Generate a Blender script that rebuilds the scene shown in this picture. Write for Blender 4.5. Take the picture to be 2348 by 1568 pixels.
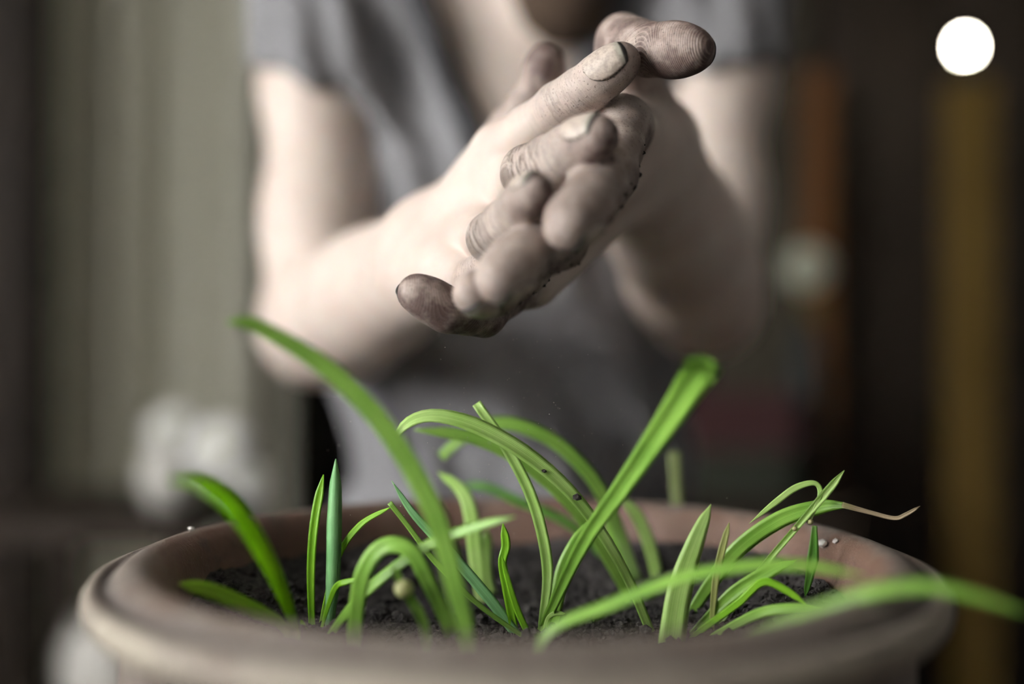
import bpy, bmesh, math, random
import numpy as np
from mathutils import Vector, Matrix

random.seed(7); rng = np.random.default_rng(7)
for o in list(bpy.data.objects): bpy.data.objects.remove(o, do_unlink=True)
scene = bpy.context.scene
COL = scene.collection

# ------------------------------------------------------------------ camera
F = 2478.0
PITCH = math.atan(28.0 / F)
CAM = np.array([0.0, -0.44, 1.22])
cd = bpy.data.cameras.new('camera'); cam = bpy.data.objects.new('camera', cd); COL.objects.link(cam)
cam.location = CAM; cam.rotation_euler = (math.pi / 2 + PITCH, 0, 0)
cd.sensor_width = 36.0; cd.lens = 36.0 * F / 2348.0; cd.clip_start = 0.02
cd.dof.use_dof = True; cd.dof.focus_distance = 0.455; cd.dof.aperture_fstop = 1.45
scene.camera = cam
# ------------------------------------------------------------------ world, light, exposure
w = bpy.data.worlds.new('world'); scene.world = w; w.use_nodes = True
w.node_tree.nodes['Background'].inputs[0].default_value = (1.0, 0.97, 0.92, 1)
w.node_tree.nodes['Background'].inputs[1].default_value = 0.19
def area(name, loc, target, sx, sy, power, col):
    l = bpy.data.lights.new(name, 'AREA'); l.shape = 'RECTANGLE'; l.size = sx; l.size_y = sy
    l.energy = power; l.color = col
    o = bpy.data.objects.new(name, l); COL.objects.link(o); o.location = loc
    o.rotation_euler = (Vector(target) - Vector(loc)).to_track_quat('-Z', 'Y').to_euler()
    return o
area('window_daylight', (-2.12, -0.9, 1.85), (0.0, -0.1, 1.25), 1.5, 1.5, 155, (1.0, 0.985, 0.97))
vs = scene.view_settings
vs.view_transform = 'Standard'; vs.look = 'None'; vs.gamma = 1.0; vs.use_curve_mapping = False
vs.exposure = 0.0

# ------------------------------------------------------------------ helpers
FW = np.array([0, math.cos(PITCH), math.sin(PITCH)]); UP = np.array([0, -math.sin(PITCH), math.cos(PITCH)]); RT = np.array([1.0, 0, 0])
def P(px, py, d):
    """a place in the room seen in direction (px,py), d metres in front of the camera"""
    return CAM + RT * ((px - 1174.0) / F * d) + UP * ((784.0 - py) / F * d) + FW * d
def D(x, y, z):  # direction: right, up, towards camera
    v = RT * x + UP * y - FW * z
    return v / np.linalg.norm(v)

def mesh_obj(name, verts, faces, mat=None, parent=None, smooth=True):
    me = bpy.data.meshes.new(name)
    me.from_pydata([tuple(map(float, v)) for v in verts], [], [tuple(map(int, f)) for f in faces]); me.update()
    if smooth: me.polygons.foreach_set('use_smooth', [True] * len(me.polygons))
    o = bpy.data.objects.new(name, me); COL.objects.link(o)
    if mat: me.materials.append(mat)
    if parent is not None: o.parent = parent
    return o
def bm_obj(name, bm, mat=None, parent=None, smooth=False):
    me = bpy.data.meshes.new(name); bm.to_mesh(me); bm.free()
    if smooth: me.polygons.foreach_set('use_smooth', [True] * len(me.polygons))
    o = bpy.data.objects.new(name, me); COL.objects.link(o)
    if mat: me.materials.append(mat)
    if parent is not None: o.parent = parent
    return o
def empty(name, loc=(0, 0, 0)):
    o = bpy.data.objects.new(name, None); COL.objects.link(o); o.location = tuple(map(float, loc)); o.empty_display_size = 0.05
    return o
def tag(o, label=None, cat=None, group=None, kind=None):
    if label: o['label'] = label
    if cat: o['category'] = cat
    if group: o['group'] = group
    if kind: o['kind'] = kind
    return o
def box(bm, c, s, rot=None, bev=0.0):
    r = bmesh.ops.create_cube(bm, size=1.0)
    M = Matrix.Translation(Vector(c)) @ (rot or Matrix.Identity(4)) @ Matrix.Diagonal((*s, 1))
    bmesh.ops.transform(bm, matrix=M, verts=r['verts'])
    if bev > 0:
        es = list({e for v in r['verts'] for e in v.link_edges})
        bmesh.ops.bevel(bm, geom=es, offset=bev, segments=2, affect='EDGES', profile=0.5)
def boxobj(name, c, s, mat, parent=None, bev=0.004, rz=0):
    bm = bmesh.new(); box(bm, c, s, Matrix.Rotation(rz, 4, 'Z'), bev); return bm_obj(name, bm, mat, parent)
def lathe(name, prof, mat, parent=None, seg=128, center=(0, 0, 0), wob=0.0, closed=False):
    V = []; Fc = []; n = len(prof)
    for i in range(seg):
        a = 2 * math.pi * i / seg
        for (r, z) in prof:
            k = 1 + wob * math.sin(3 * a + 40 * z)
            V.append((center[0] + r * k * math.cos(a), center[1] + r * k * math.sin(a), center[2] + z))
    for i in range(seg):
        j = (i + 1) % seg
        for k in range(n - 1):
            Fc.append((i * n + k, j * n + k, j * n + k + 1, i * n + k + 1))
    return mesh_obj(name, V, Fc, mat, parent)
def catmull(pts, n):
    pts = np.asarray(pts, float); m = len(pts)
    if m == 2:
        t = np.linspace(0, 1, n)[:, None]; return pts[0] * (1 - t) + pts[1] * t
    Q = np.vstack([2 * pts[0] - pts[1], pts, 2 * pts[-1] - pts[-2]])
    ts = np.linspace(0, m - 1 - 1e-9, n); out = []
    for t in ts:
        i = int(t); u = t - i; a, b, c, d = Q[i:i + 4]
        out.append(0.5 * ((2 * b) + (c - a) * u + (2 * a - 5 * b + 4 * c - d) * u * u + (3 * b - a - 3 * c + d) * u ** 3))
    return np.array(out)
def tube(name, pts, rad, mat, parent=None, n=24, seg=10, origin=(0, 0, 0)):
    C = catmull(pts, n); R = np.interp(np.linspace(0, 1, n), np.linspace(0, 1, len(rad)), rad)
    T = np.gradient(C, axis=0); T /= np.linalg.norm(T, axis=1)[:, None] + 1e-12
    up = np.array([0.31, -0.8, 0.5]); V = []; Fc = []
    for i in range(n):
        s = np.cross(T[i], up); s /= np.linalg.norm(s); u = np.cross(s, T[i])
        for k in range(seg):
            a = 2 * math.pi * k / seg
            V.append(C[i] + R[i] * (math.cos(a) * s + math.sin(a) * u) - np.asarray(origin))
    for i in range(n - 1):
        for k in range(seg):
            Fc.append((i * seg + k, i * seg + (k + 1) % seg, (i + 1) * seg + (k + 1) % seg, (i + 1) * seg + k))
    Fc.append(tuple(range(seg - 1, -1, -1))); Fc.append(tuple(range((n - 1) * seg, n * seg)))
    return mesh_obj(name, V, Fc, mat, parent)

# ------------------------------------------------------------------ materials
class NT:
    def __init__(s, name):
        s.m = bpy.data.materials.new(name); s.m.use_nodes = True; s.t = s.m.node_tree
        s.b = s.t.nodes['Principled BSDF']; s.out = s.t.nodes['Material Output']
    def n(s, typ, **kw):
        x = s.t.nodes.new(typ)
        for k, v in kw.items(): setattr(x, k, v)
        return x
    def put(s, sock, v):
        if isinstance(v, bpy.types.NodeSocket): s.t.links.new(v, sock)
        elif v is not None:
            if isinstance(v, (tuple, list)) and len(v) == 3 and sock.type == 'RGBA': v = (*v, 1)
            sock.default_value = v
    def math(s, op, a, b=None, c=None, clamp=False):
        x = s.n('ShaderNodeMath', operation=op, use_clamp=clamp)
        for i, v in enumerate((a, b, c)):
            if v is not None: s.put(x.inputs[i], v)
        return x.outputs[0]
    def mix(s, f, a, b, mode='MIX'):
        x = s.n('ShaderNodeMix', data_type='RGBA', blend_type=mode)
        s.put(x.inputs[0], f); s.put(x.inputs[6], a); s.put(x.inputs[7], b); return x.outputs[2]
    def coord(s, which='Object'): return s.n('ShaderNodeTexCoord').outputs[which]
    def attr(s, name): return s.n('ShaderNodeAttribute', attribute_name=name).outputs['Fac']
    def noise(s, vec, scale, detail=4, rough=0.6, out='Fac'):
        x = s.n('ShaderNodeTexNoise'); s.put(x.inputs['Vector'], vec); x.inputs['Scale'].default_value = scale
        x.inputs['Detail'].default_value = detail; x.inputs['Roughness'].default_value = rough; return x.outputs[out]
    def ramp(s, f, a, b, lo=0.0, hi=1.0):
        x = s.n('ShaderNodeMapRange'); x.interpolation_type = 'SMOOTHSTEP'; s.put(x.inputs[0], f)
        x.inputs[1].default_value = a; x.inputs[2].default_value = b; x.inputs[3].default_value = lo; x.inputs[4].default_value = hi
        return x.outputs[0]
    def xyz(s, a, b, c):
        x = s.n('ShaderNodeCombineXYZ'); s.put(x.inputs[0], a); s.put(x.inputs[1], b); s.put(x.inputs[2], c); return x.outputs[0]
    def sep(s, v):
        x = s.n('ShaderNodeSeparateXYZ'); s.put(x.inputs[0], v); return x.outputs
    def bump(s, h, strength=0.3, dist=0.001, normal=None):
        x = s.n('ShaderNodeBump'); s.put(x.inputs['Height'], h); s.put(x.inputs['Strength'], strength); x.inputs['Distance'].default_value = dist
        if normal is not None: s.put(x.inputs['Normal'], normal)
        return x.outputs[0]
    def set(s, **kw):
        for k, v in kw.items(): s.put(s.b.inputs[k.replace('_', ' ')], v)
        return s.m

def simple(name, c1, c2, scale=20, rough=0.7, bump=0.2, bd=0.002, stretch=(1, 1, 1), metal=0.0, spec=0.15):
    N = NT(name); co = N.coord(); mp = N.n('ShaderNodeMapping'); N.put(mp.inputs[0], co); mp.inputs['Scale'].default_value = stretch
    f = N.noise(mp.outputs[0], scale, 5)
    f = N.ramp(f, 0.3, 0.7)
    return N.set(Base_Color=N.mix(f, c1, c2), Roughness=rough, Metallic=metal, Specular_IOR_Level=spec, Normal=N.bump(f, bump, bd))

def skin_material():
    N = NT('skin'); co = N.coord()
    dirt = N.attr('dirt'); along = N.attr('along'); lat = N.attr('lat'); wr = N.attr('wrinkle'); tip = N.attr('tip'); ridge = N.attr('ridge')
    blot = N.noise(co, 38, 3)
    base = N.mix(N.ramp(blot, 0.35, 0.68), (0.60, 0.525, 0.465), (0.555, 0.46, 0.405))
    # soil rubbed into the skin
    n1 = N.noise(co, 260, 5, 0.65); n2 = N.noise(co, 900, 3, 0.7); n3 = N.noise(co, 90, 4, 0.6)
    film = N.math('MULTIPLY', dirt, N.ramp(n3, 0.25, 0.65, 0.45, 1.05))
    col = N.mix(N.math('MULTIPLY', film, 1.12, clamp=True), base, (0.100, 0.066, 0.058))
    sp = N.math('MULTIPLY', N.ramp(n2, 0.585, 0.67), N.ramp(N.math('ADD', dirt, N.math('MULTIPLY', n1, 0.5)), 0.30, 0.72))
    col = N.mix(N.math('MULTIPLY', sp, 0.8), col, (0.035, 0.028, 0.024))
    # fine creases over the bent knuckles with dirt in them
    cv = N.xyz(N.math('MULTIPLY', along, 620.0), N.math('MULTIPLY', lat, 130.0), 0.0)
    cr = N.noise(cv, 1.0, 4, 0.65)
    crease = N.math('MULTIPLY', N.ramp(cr, 0.54, 0.38), wr)
    col = N.mix(N.math('MULTIPLY', crease, 0.85), col, (0.09, 0.068, 0.055))
    # papillary ridges on the pads
    wv = N.math('SINE', N.math('MULTIPLY', ridge, 2 * math.pi / 0.00062))
    rd = N.math('MULTIPLY', wv, tip)
    col = N.mix(N.math('MULTIPLY', N.ramp(rd, 0.1, 0.9), 0.28), col, (0.45, 0.37, 0.31))
    fine = N.noise(co, 1500, 2, 0.6)
    h = N.math('ADD', N.math('MULTIPLY', rd, 0.10), N.math('MULTIPLY', crease, -0.9))
    h = N.math('ADD', h, N.math('MULTIPLY', fine, 0.25))
    h = N.math('ADD', h, N.math('MULTIPLY', n1, 0.35))
    N.set(Base_Color=col, Roughness=N.ramp(dirt, 0, 1, 0.48, 0.62), Normal=N.bump(h, 0.85, 0.0008))
    N.b.inputs['Subsurface Weight'].default_value = 0.12
    N.b.inputs['Subsurface Radius'].default_value = (0.006, 0.003, 0.0015)
    N.b.inputs['Subsurface Scale'].default_value = 0.5
    N.b.inputs['Specular IOR Level'].default_value = 0.35
    return N.m
SKIN = skin_material()

def nail_material():
    N = NT('nail'); co = N.coord(); e = N.attr('edge'); v = N.attr('len')   # edge 1 at cuticle/side, len 0 cuticle .. 1 free end
    n = N.noise(co, 1300, 3)
    col = N.mix(N.ramp(n, 0.45, 0.75), (0.47, 0.40, 0.34), (0.36, 0.30, 0.255))
    col = N.mix(N.math('MULTIPLY', N.ramp(v, 0.84, 0.92), 0.8), col, (0.27, 0.27, 0.22))
    col = N.mix(N.ramp(v, 0.92, 0.95), col, (0.018, 0.016, 0.014))
    d = N.math('MULTIPLY', N.ramp(e, 0.80, 0.97), N.ramp(n, 0.36, 0.52))
    col = N.mix(N.math('MULTIPLY', d, 0.92), col, (0.03, 0.024, 0.02))
    col = N.mix(N.math('MULTIPLY', N.ramp(N.noise(co, 330, 4), 0.42, 0.68), 0.45), col, (0.10, 0.078, 0.065))
    N.set(Base_Color=col, Roughness=0.5, Normal=N.bump(n, 0.12, 0.0004)); return N.m
NAIL = nail_material()

def leaf_material(name, c_lo, c_hi, c_base, gloss=0.35, tl=0.35):
    N = NT(name); co = N.coord(); t = N.attr('t'); s = N.attr('s')
    n = N.noise(co, 45, 3); n2 = N.noise(N.xyz(N.math('MULTIPLY', t, 2.0), N.math('MULTIPLY', s, 9.0), n), 1.0, 3)
    col = N.mix(N.ramp(n, 0.3, 0.7), c_lo, c_hi)
    vein = N.math('SINE', N.math('MULTIPLY', s, 34.0))
    col = N.mix(N.math('MULTIPLY', N.ramp(N.math('ADD', N.math('MULTIPLY', vein, 0.3), n2), 0.45, 0.9), 0.35), col, tuple(min(1, c * 1.5 + .03) for c in c_hi))
    mid = N.ramp(N.math('ABSOLUTE', s), 0.14, 0.02)
    col = N.mix(N.math('MULTIPLY', mid, 0.22), col, tuple(min(1, c * 1.7 + .05) for c in c_hi))
    col = N.mix(N.math('MULTIPLY', N.ramp(t, 0.16, 0.0), 0.7), col, c_base)
    N.set(Base_Color=col, Roughness=gloss, Normal=N.bump(N.math('ADD', vein, N.math('MULTIPLY', n2, 2.0)), 0.12, 0.0004))
    tr = N.n('ShaderNodeBsdfTranslucent'); N.put(tr.inputs[0], N.mix(0.5, col, (0.45, 0.75, 0.06), 'MIX'))
    mx = N.n('ShaderNodeMixShader'); mx.inputs[0].default_value = tl
    N.t.links.new(N.b.outputs[0], mx.inputs[1]); N.t.links.new(tr.outputs[0], mx.inputs[2]); N.t.links.new(mx.outputs[0], N.out.inputs[0])
    return N.m
LEAF = {
 'g': leaf_material('leaf_green', (0.17, 0.36, 0.045), (0.27, 0.49, 0.08), (0.42, 0.53, 0.22)),
 'l': leaf_material('leaf_light', (0.31, 0.52, 0.11), (0.45, 0.65, 0.21), (0.52, 0.60, 0.30)),
 'b': leaf_material('leaf_bluish', (0.13, 0.33, 0.12), (0.22, 0.45, 0.20), (0.36, 0.46, 0.25), 0.3, 0.25),
 'v': leaf_material('leaf_vivid', (0.17, 0.42, 0.012), (0.26, 0.54, 0.03), (0.34, 0.52, 0.12)),
 'w': leaf_material('leaf_fresh', (0.30, 0.52, 0.035), (0.42, 0.62, 0.07), (0.40, 0.55, 0.14), 0.4, 0.5),
 'p': leaf_material('leaf_pale_olive', (0.26, 0.31, 0.13), (0.33, 0.38, 0.18), (0.30, 0.34, 0.18), 0.5, 0.4),
 'd': leaf_material('leaf_dark', (0.055, 0.19, 0.02), (0.10, 0.29, 0.035), (0.20, 0.34, 0.10)),
 'o': leaf_material('leaf_olive', (0.13, 0.27, 0.035), (0.20, 0.36, 0.06), (0.28, 0.40, 0.16)),
 'y': leaf_material('leaf_yellow', (0.42, 0.47, 0.13), (0.55, 0.58, 0.24), (0.52, 0.50, 0.28)),
 'r': leaf_material('leaf_dry', (0.20, 0.145, 0.085), (0.34, 0.27, 0.17), (0.30, 0.30, 0.12), 0.7, 0.15),
}
def pot_material():
    N = NT('terracotta'); co = N.coord(); z = N.sep(co)[2]
    geo = N.n('ShaderNodeNewGeometry')
    n1 = N.noise(co, 22, 5, 0.62); n2 = N.noise(co, 130, 4, 0.65); n3 = N.noise(co, 900, 3, 0.6)
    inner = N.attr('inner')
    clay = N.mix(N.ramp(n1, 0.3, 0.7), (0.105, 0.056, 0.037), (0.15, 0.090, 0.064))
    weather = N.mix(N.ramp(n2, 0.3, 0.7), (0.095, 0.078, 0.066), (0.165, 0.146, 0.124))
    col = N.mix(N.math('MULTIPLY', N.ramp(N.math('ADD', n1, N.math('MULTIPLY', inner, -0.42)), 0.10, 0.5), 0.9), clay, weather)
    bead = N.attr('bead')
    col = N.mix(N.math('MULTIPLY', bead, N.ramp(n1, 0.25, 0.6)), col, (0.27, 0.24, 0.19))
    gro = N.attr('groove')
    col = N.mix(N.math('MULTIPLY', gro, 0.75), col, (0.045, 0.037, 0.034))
    speck = N.ramp(n3, 0.66, 0.74)
    col = N.mix(N.math('MULTIPLY', speck, 0.5), col, (0.33, 0.29, 0.24))
    sp2 = N.ramp(N.noise(co, 420, 4, 0.7), 0.64, 0.72)
    col = N.mix(N.math('MULTIPLY', sp2, 0.6), col, (0.06, 0.048, 0.042))
    n4 = N.noise(co, 70, 6, 0.7)
    col = N.mix(N.math('MULTIPLY', N.ramp(n4, 0.54, 0.68), 0.65), col, (0.060, 0.049, 0.042))
    h = N.math('ADD', N.math('ADD', N.math('MULTIPLY', n3, 0.6), N.math('MULTIPLY', n2, 1.2)), N.math('MULTIPLY', n4, 1.5))
    return N.set(Base_Color=col, Roughness=0.72, Normal=N.bump(h, 0.45, 0.0012))
POT = pot_material()
SOIL = simple('soil', (0.020, 0.019, 0.019), (0.070, 0.065, 0.062), 240, 0.92, 0.6, 0.002)
CRUMB = simple('soil_crumb', (0.016, 0.014, 0.013), (0.06, 0.053, 0.048), 500, 0.9, 0.5, 0.001)
GRIT = simple('white_grit', (0.6, 0.58, 0.54), (0.75, 0.73, 0.7), 600, 0.6)
SHIRT = simple('grey_jersey', (0.150, 0.150, 0.156), (0.185, 0.185, 0.192), 900, 0.9, 0.2, 0.0008)
SHIRT_SHADE = simple('jersey_fold_shade', (0.055, 0.056, 0.060), (0.075, 0.076, 0.082), 900, 0.9, 0.2, 0.0008)  # darker copy of the shirt colour, paints the shade of its folds
DENIM = simple('dark_trousers', (0.03, 0.035, 0.05), (0.045, 0.05, 0.07), 700, 0.9)
HAIR = simple('brown_hair', (0.035, 0.022, 0.015), (0.07, 0.045, 0.03), 60, 0.5, 0.6, 0.004, (6, 6, 1))
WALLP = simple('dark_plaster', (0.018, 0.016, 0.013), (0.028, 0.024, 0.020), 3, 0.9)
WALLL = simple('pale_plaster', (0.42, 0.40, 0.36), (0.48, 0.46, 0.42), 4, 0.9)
FLOORM = simple('floor_planks', (0.07, 0.045, 0.03), (0.11, 0.075, 0.05), 8, 0.6, 0.2, 0.002, (1, 8, 1))
CURT = simple('linen_curtain', (0.40, 0.395, 0.325), (0.46, 0.455, 0.38), 60, 0.95, 0.15, 0.001, (3, 3, .3))
DKWOOD = simple('dark_wood', (0.014, 0.010, 0.007), (0.028, 0.020, 0.014), 7, 0.6, 0.2, 0.002, (8, 8, 1))
ORWOOD = simple('orange_wood', (0.085, 0.036, 0.010), (0.12, 0.052, 0.016), 7, 0.5, 0.2, 0.002, (8, 8, 1))
OCHRE = simple('ochre_wood', (0.085, 0.054, 0.012), (0.12, 0.078, 0.019), 7, 0.5, 0.2, 0.002, (8, 8, 1))
BENCH = simple('bench_wood', (0.10, 0.07, 0.045), (0.17, 0.12, 0.08), 6, 0.7, 0.3, 0.002, (1, 9, 9))
WHITE = simple('white_petal', (0.84, 0.84, 0.82), (0.9, 0.9, 0.88), 60, 0.6)
CERAM = simple('pale_ceramic', (0.45, 0.44, 0.41), (0.52, 0.51, 0.47), 12, 0.4)
BLACKC = simple('black_glaze', (0.008, 0.009, 0.008), (0.014, 0.016, 0.014), 20, 0.4)
PALEGR = simple('pale_green_bloom', (0.30, 0.31, 0.24), (0.42, 0.43, 0.35), 60, 0.8)
MAROON = simple('maroon_cloth', (0.045, 0.020, 0.020), (0.06, 0.028, 0.028), 200, 0.95)
GREENC = simple('green_cloth', (0.028, 0.031, 0.022), (0.04, 0.044, 0.032), 200, 0.95)
STEM = simple('stem_green', (0.05, 0.12, 0.03), (0.08, 0.17, 0.04), 60, 0.6)
METAL = simple('window_paint', (0.55, 0.54, 0.5), (0.6, 0.59, 0.55), 20, 0.5)
def emis(name, c, s):
    N = NT(name); N.set(Base_Color=c, Emission_Color=c, Emission_Strength=s); return N.m
BULB = emis('bulb_glow', (1.0, 0.93, 0.74), 110.0)
def glass():
    N = NT('clear_glass'); N.set(Base_Color=(1, 1, 1), Roughness=0.0)
    N.b.inputs['Transmission Weight'].default_value = 1.0; N.b.inputs['IOR'].default_value = 1.01; return N.m
GLASS = glass()

# ------------------------------------------------------------------ the room
X0, X1, Y0, Y1, ZC = -1.9, 2.6, -2.4, 2.15, 2.7
tag(boxobj('floor', (0.35, -0.1, -0.05), (4.7, 5.0, 0.1), FLOORM, bev=0), 'dark planked floor of the room', kind='structure')
tag(boxobj('ceiling', (0.35, -0.1, ZC + 0.05), (4.7, 5.0, 0.1), WALLL, bev=0), 'pale plain ceiling of the room', kind='structure')
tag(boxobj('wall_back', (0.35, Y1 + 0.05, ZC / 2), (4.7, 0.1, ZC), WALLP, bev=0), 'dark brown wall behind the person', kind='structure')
# left wall with the window opening
wl = tag(empty('wall_left', (X0, 0, 0)), 'pale plastered wall with the window', kind='structure')
wy0, wy1, wz0, wz1 = -1.75, -0.05, 0.95, 2.5
for c, s in (((-.05, (Y0 + wy0) / 2, ZC / 2), (.1, wy0 - Y0, ZC)), ((-.05, (wy1 + Y1) / 2, ZC / 2), (.1, Y1 - wy1, ZC)),
             ((-.05, (wy0 + wy1) / 2, wz0 / 2), (.1, wy1 - wy0, wz0)), ((-.05, (wy0 + wy1) / 2, (wz1 + ZC) / 2), (.1, wy1 - wy0, ZC - wz1))):
    boxobj('wall_panel', c, s, WALLL, wl, bev=0)
wn = tag(empty('window_1', (X0 - .05, (wy0 + wy1) / 2, wz0)), 'tall painted window in the left wall', kind='structure')
W_, H_ = wy1 - wy0, wz1 - wz0
for c, s in (((0, 0, .03), (.08, W_, .06)), ((0, 0, H_ - .03), (.08, W_, .06)), ((0, -W_ / 2 + .03, H_ / 2), (.08, .06, H_)), ((0, W_ / 2 - .03, H_ / 2), (.08, .06, H_))):
    boxobj('window_frame', c, s, METAL, wn, bev=.004)
boxobj('window_mullion', (0, 0, H_ / 2), (.05, .04, H_), METAL, wn)
for sgn in (-1, 1): boxobj('pane', (0, sgn * W_ / 4, H_ / 2), (.004, W_ / 2 - .06, H_ - .08), GLASS, wn, bev=0)
boxobj('window_sill', (.09, 0, -.01), (.2, W_ + .1, .03), METAL, wn)

# ------------------------------------------------------------------ terracotta pot
RIM = CAM[2] - 0.0774
BT = 0.85
base_h = RIM - BT
def pr(r, dz): return (r, base_h + dz)
prof = [(.0, .018), (.095, .018), (.108, .06), (.124, .17), pr(.1315, -.045), pr(.1350, -.022), pr(.1372, -.010), pr(.1395, -.0045), pr(.1425, -.0012), pr(.1460, 0), pr(.1498, -.0006),
        pr(.1530, -.0024), pr(.1553, -.0050), pr(.1568, -.0066), pr(.1582, -.0066), pr(.1602, -.0052), pr(.1628, -.0058), pr(.1645, -.0082), pr(.1650, -.0112), pr(.1643, -.0145), pr(.1622, -.0172),
        pr(.1592, -.0190), pr(.1560, -.0205), pr(.1535, -.0235), pr(.1522, -.029), pr(.1520, -.040), pr(.1525, -.046), pr(.1515, -.052), (.143, .16), (.127, .06), (.118, .0), (.0, .0)]
pot = lathe('terracotta_pot', prof, POT, seg=220, wob=0.0012)
pot.location = (.002, 0, BT)
tag(pot, 'weathered brown terracotta pot with a thick rounded rim, filled with soil', 'pot')
me = pot.data
n = len(prof); kk = np.arange(len(me.vertices)) % n
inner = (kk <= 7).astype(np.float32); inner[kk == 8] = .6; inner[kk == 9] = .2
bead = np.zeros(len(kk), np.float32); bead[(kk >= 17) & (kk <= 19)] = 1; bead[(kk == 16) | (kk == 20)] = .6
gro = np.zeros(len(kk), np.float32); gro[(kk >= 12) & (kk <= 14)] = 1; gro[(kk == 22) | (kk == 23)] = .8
def fattr(me, name, arr):
    a = me.attributes.new(name, 'FLOAT', 'POINT'); a.data.foreach_set('value', np.asarray(arr, np.float32).ravel())
fattr(me, 'inner', inner); fattr(me, 'bead', bead); fattr(me, 'groove', gro)
bvs = me.vertices
# ------------------------------------------------------------------ soil
def lump(x, y, s):
    return np.sin(x * s + 1.3) * np.cos(y * s * 1.1 + .4) + .6 * np.sin(x * s * 2.3 + y * s * 1.7) + .4 * np.cos(y * s * 3.9 - x * s * 2.9 + 2)
def soil_z(x, y):
    r = np.hypot(x, y) / .1335
    return RIM - .041 + .021 * np.clip(r, 0, 1.05) ** 3.0 + .0016 * lump(x, y, 70) * (1 - .3 * r) + .003 * lump(x, y, 23) * np.clip(r, 0, 1)
NR, NA = 70, 200
V = [(0, 0, float(soil_z(np.float64(0), np.float64(0))))]; Fc = []
for i in range(1, NR + 1):
    for j in range(NA):
        r = .1345 * i / NR; a = 2 * math.pi * j / NA
        x, y = r * math.cos(a), r * math.sin(a); V.append((x, y, float(soil_z(x, y)) + random.uniform(-.0007, .0007)))
for j in range(NA): Fc.append((0, 1 + j, 1 + (j + 1) % NA))
for i in range(NR - 1):
    for j in range(NA):
        a = 1 + i * NA + j; b = 1 + i * NA + (j + 1) % NA; Fc.append((a, a + NA, b + NA, b))
# crumbs of soil are part of the same uncountable stuff
bmi = bmesh.new(); bmesh.ops.create_icosphere(bmi, subdivisions=1, radius=1); icv = np.array([v.co[:] for v in bmi.verts]); bmi.verts.ensure_lookup_table(); icf = [[v.index for v in f.verts] for f in bmi.faces]; bmi.free()
for _ in range(3600):
    r = .133 * math.sqrt(random.random()); a = random.uniform(0, 2 * math.pi); x, y = r * math.cos(a), r * math.sin(a)
    s = random.uniform(.0006, .0018) if random.random() < .88 else random.uniform(.0018, .0034)
    if r > .129: s = min(s, .0012)
    o = len(V); z = float(soil_z(x, y)) + s * .45
    q = icv * (1 + rng.uniform(-.35, .35, (len(icv), 1))) * s * np.array([1, random.uniform(.7, 1.2), random.uniform(.6, 1)])
    V.extend(map(tuple, q + (x, y, z))); Fc.extend([[k + o for k in f] for f in icf])
soil = mesh_obj('potting_soil', V, Fc, SOIL, smooth=False)
tag(soil, 'dark crumbly potting soil filling the terracotta pot', 'soil', kind='stuff')
def pebble(name, loc, s, mat, label, cat, group=None):
    q = icv * (1 + rng.uniform(-.25, .25, (len(icv), 1))) * s
    o = mesh_obj(name, q * np.array([1, .8, .7]), icf, mat, smooth=False); o.location = tuple(map(float, loc)); tag(o, label, cat, group); return o
def on_rim(ang, r, s):
    zt = np.interp(r, [.139, .146, .15, .1553], [RIM - .004, RIM, RIM - .0006, RIM - .005])
    return (r * math.cos(ang), r * math.sin(ang), zt + s * .5)
pebble('white_grit', on_rim(math.radians(165.5), .146, .0012), .0016, GRIT, 'white grain of grit on the left of the pot rim', 'grit')
pebble('white_grit', (.1352, .031, RIM - .0045), .0028, GRIT, 'larger white grain of grit on the right of the pot rim', 'grit')
pebble('white_grit', (.1392, .026, RIM - .0030), .0016, GRIT, 'small pale grain right beside the larger grit on the rim', 'grit')

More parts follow.
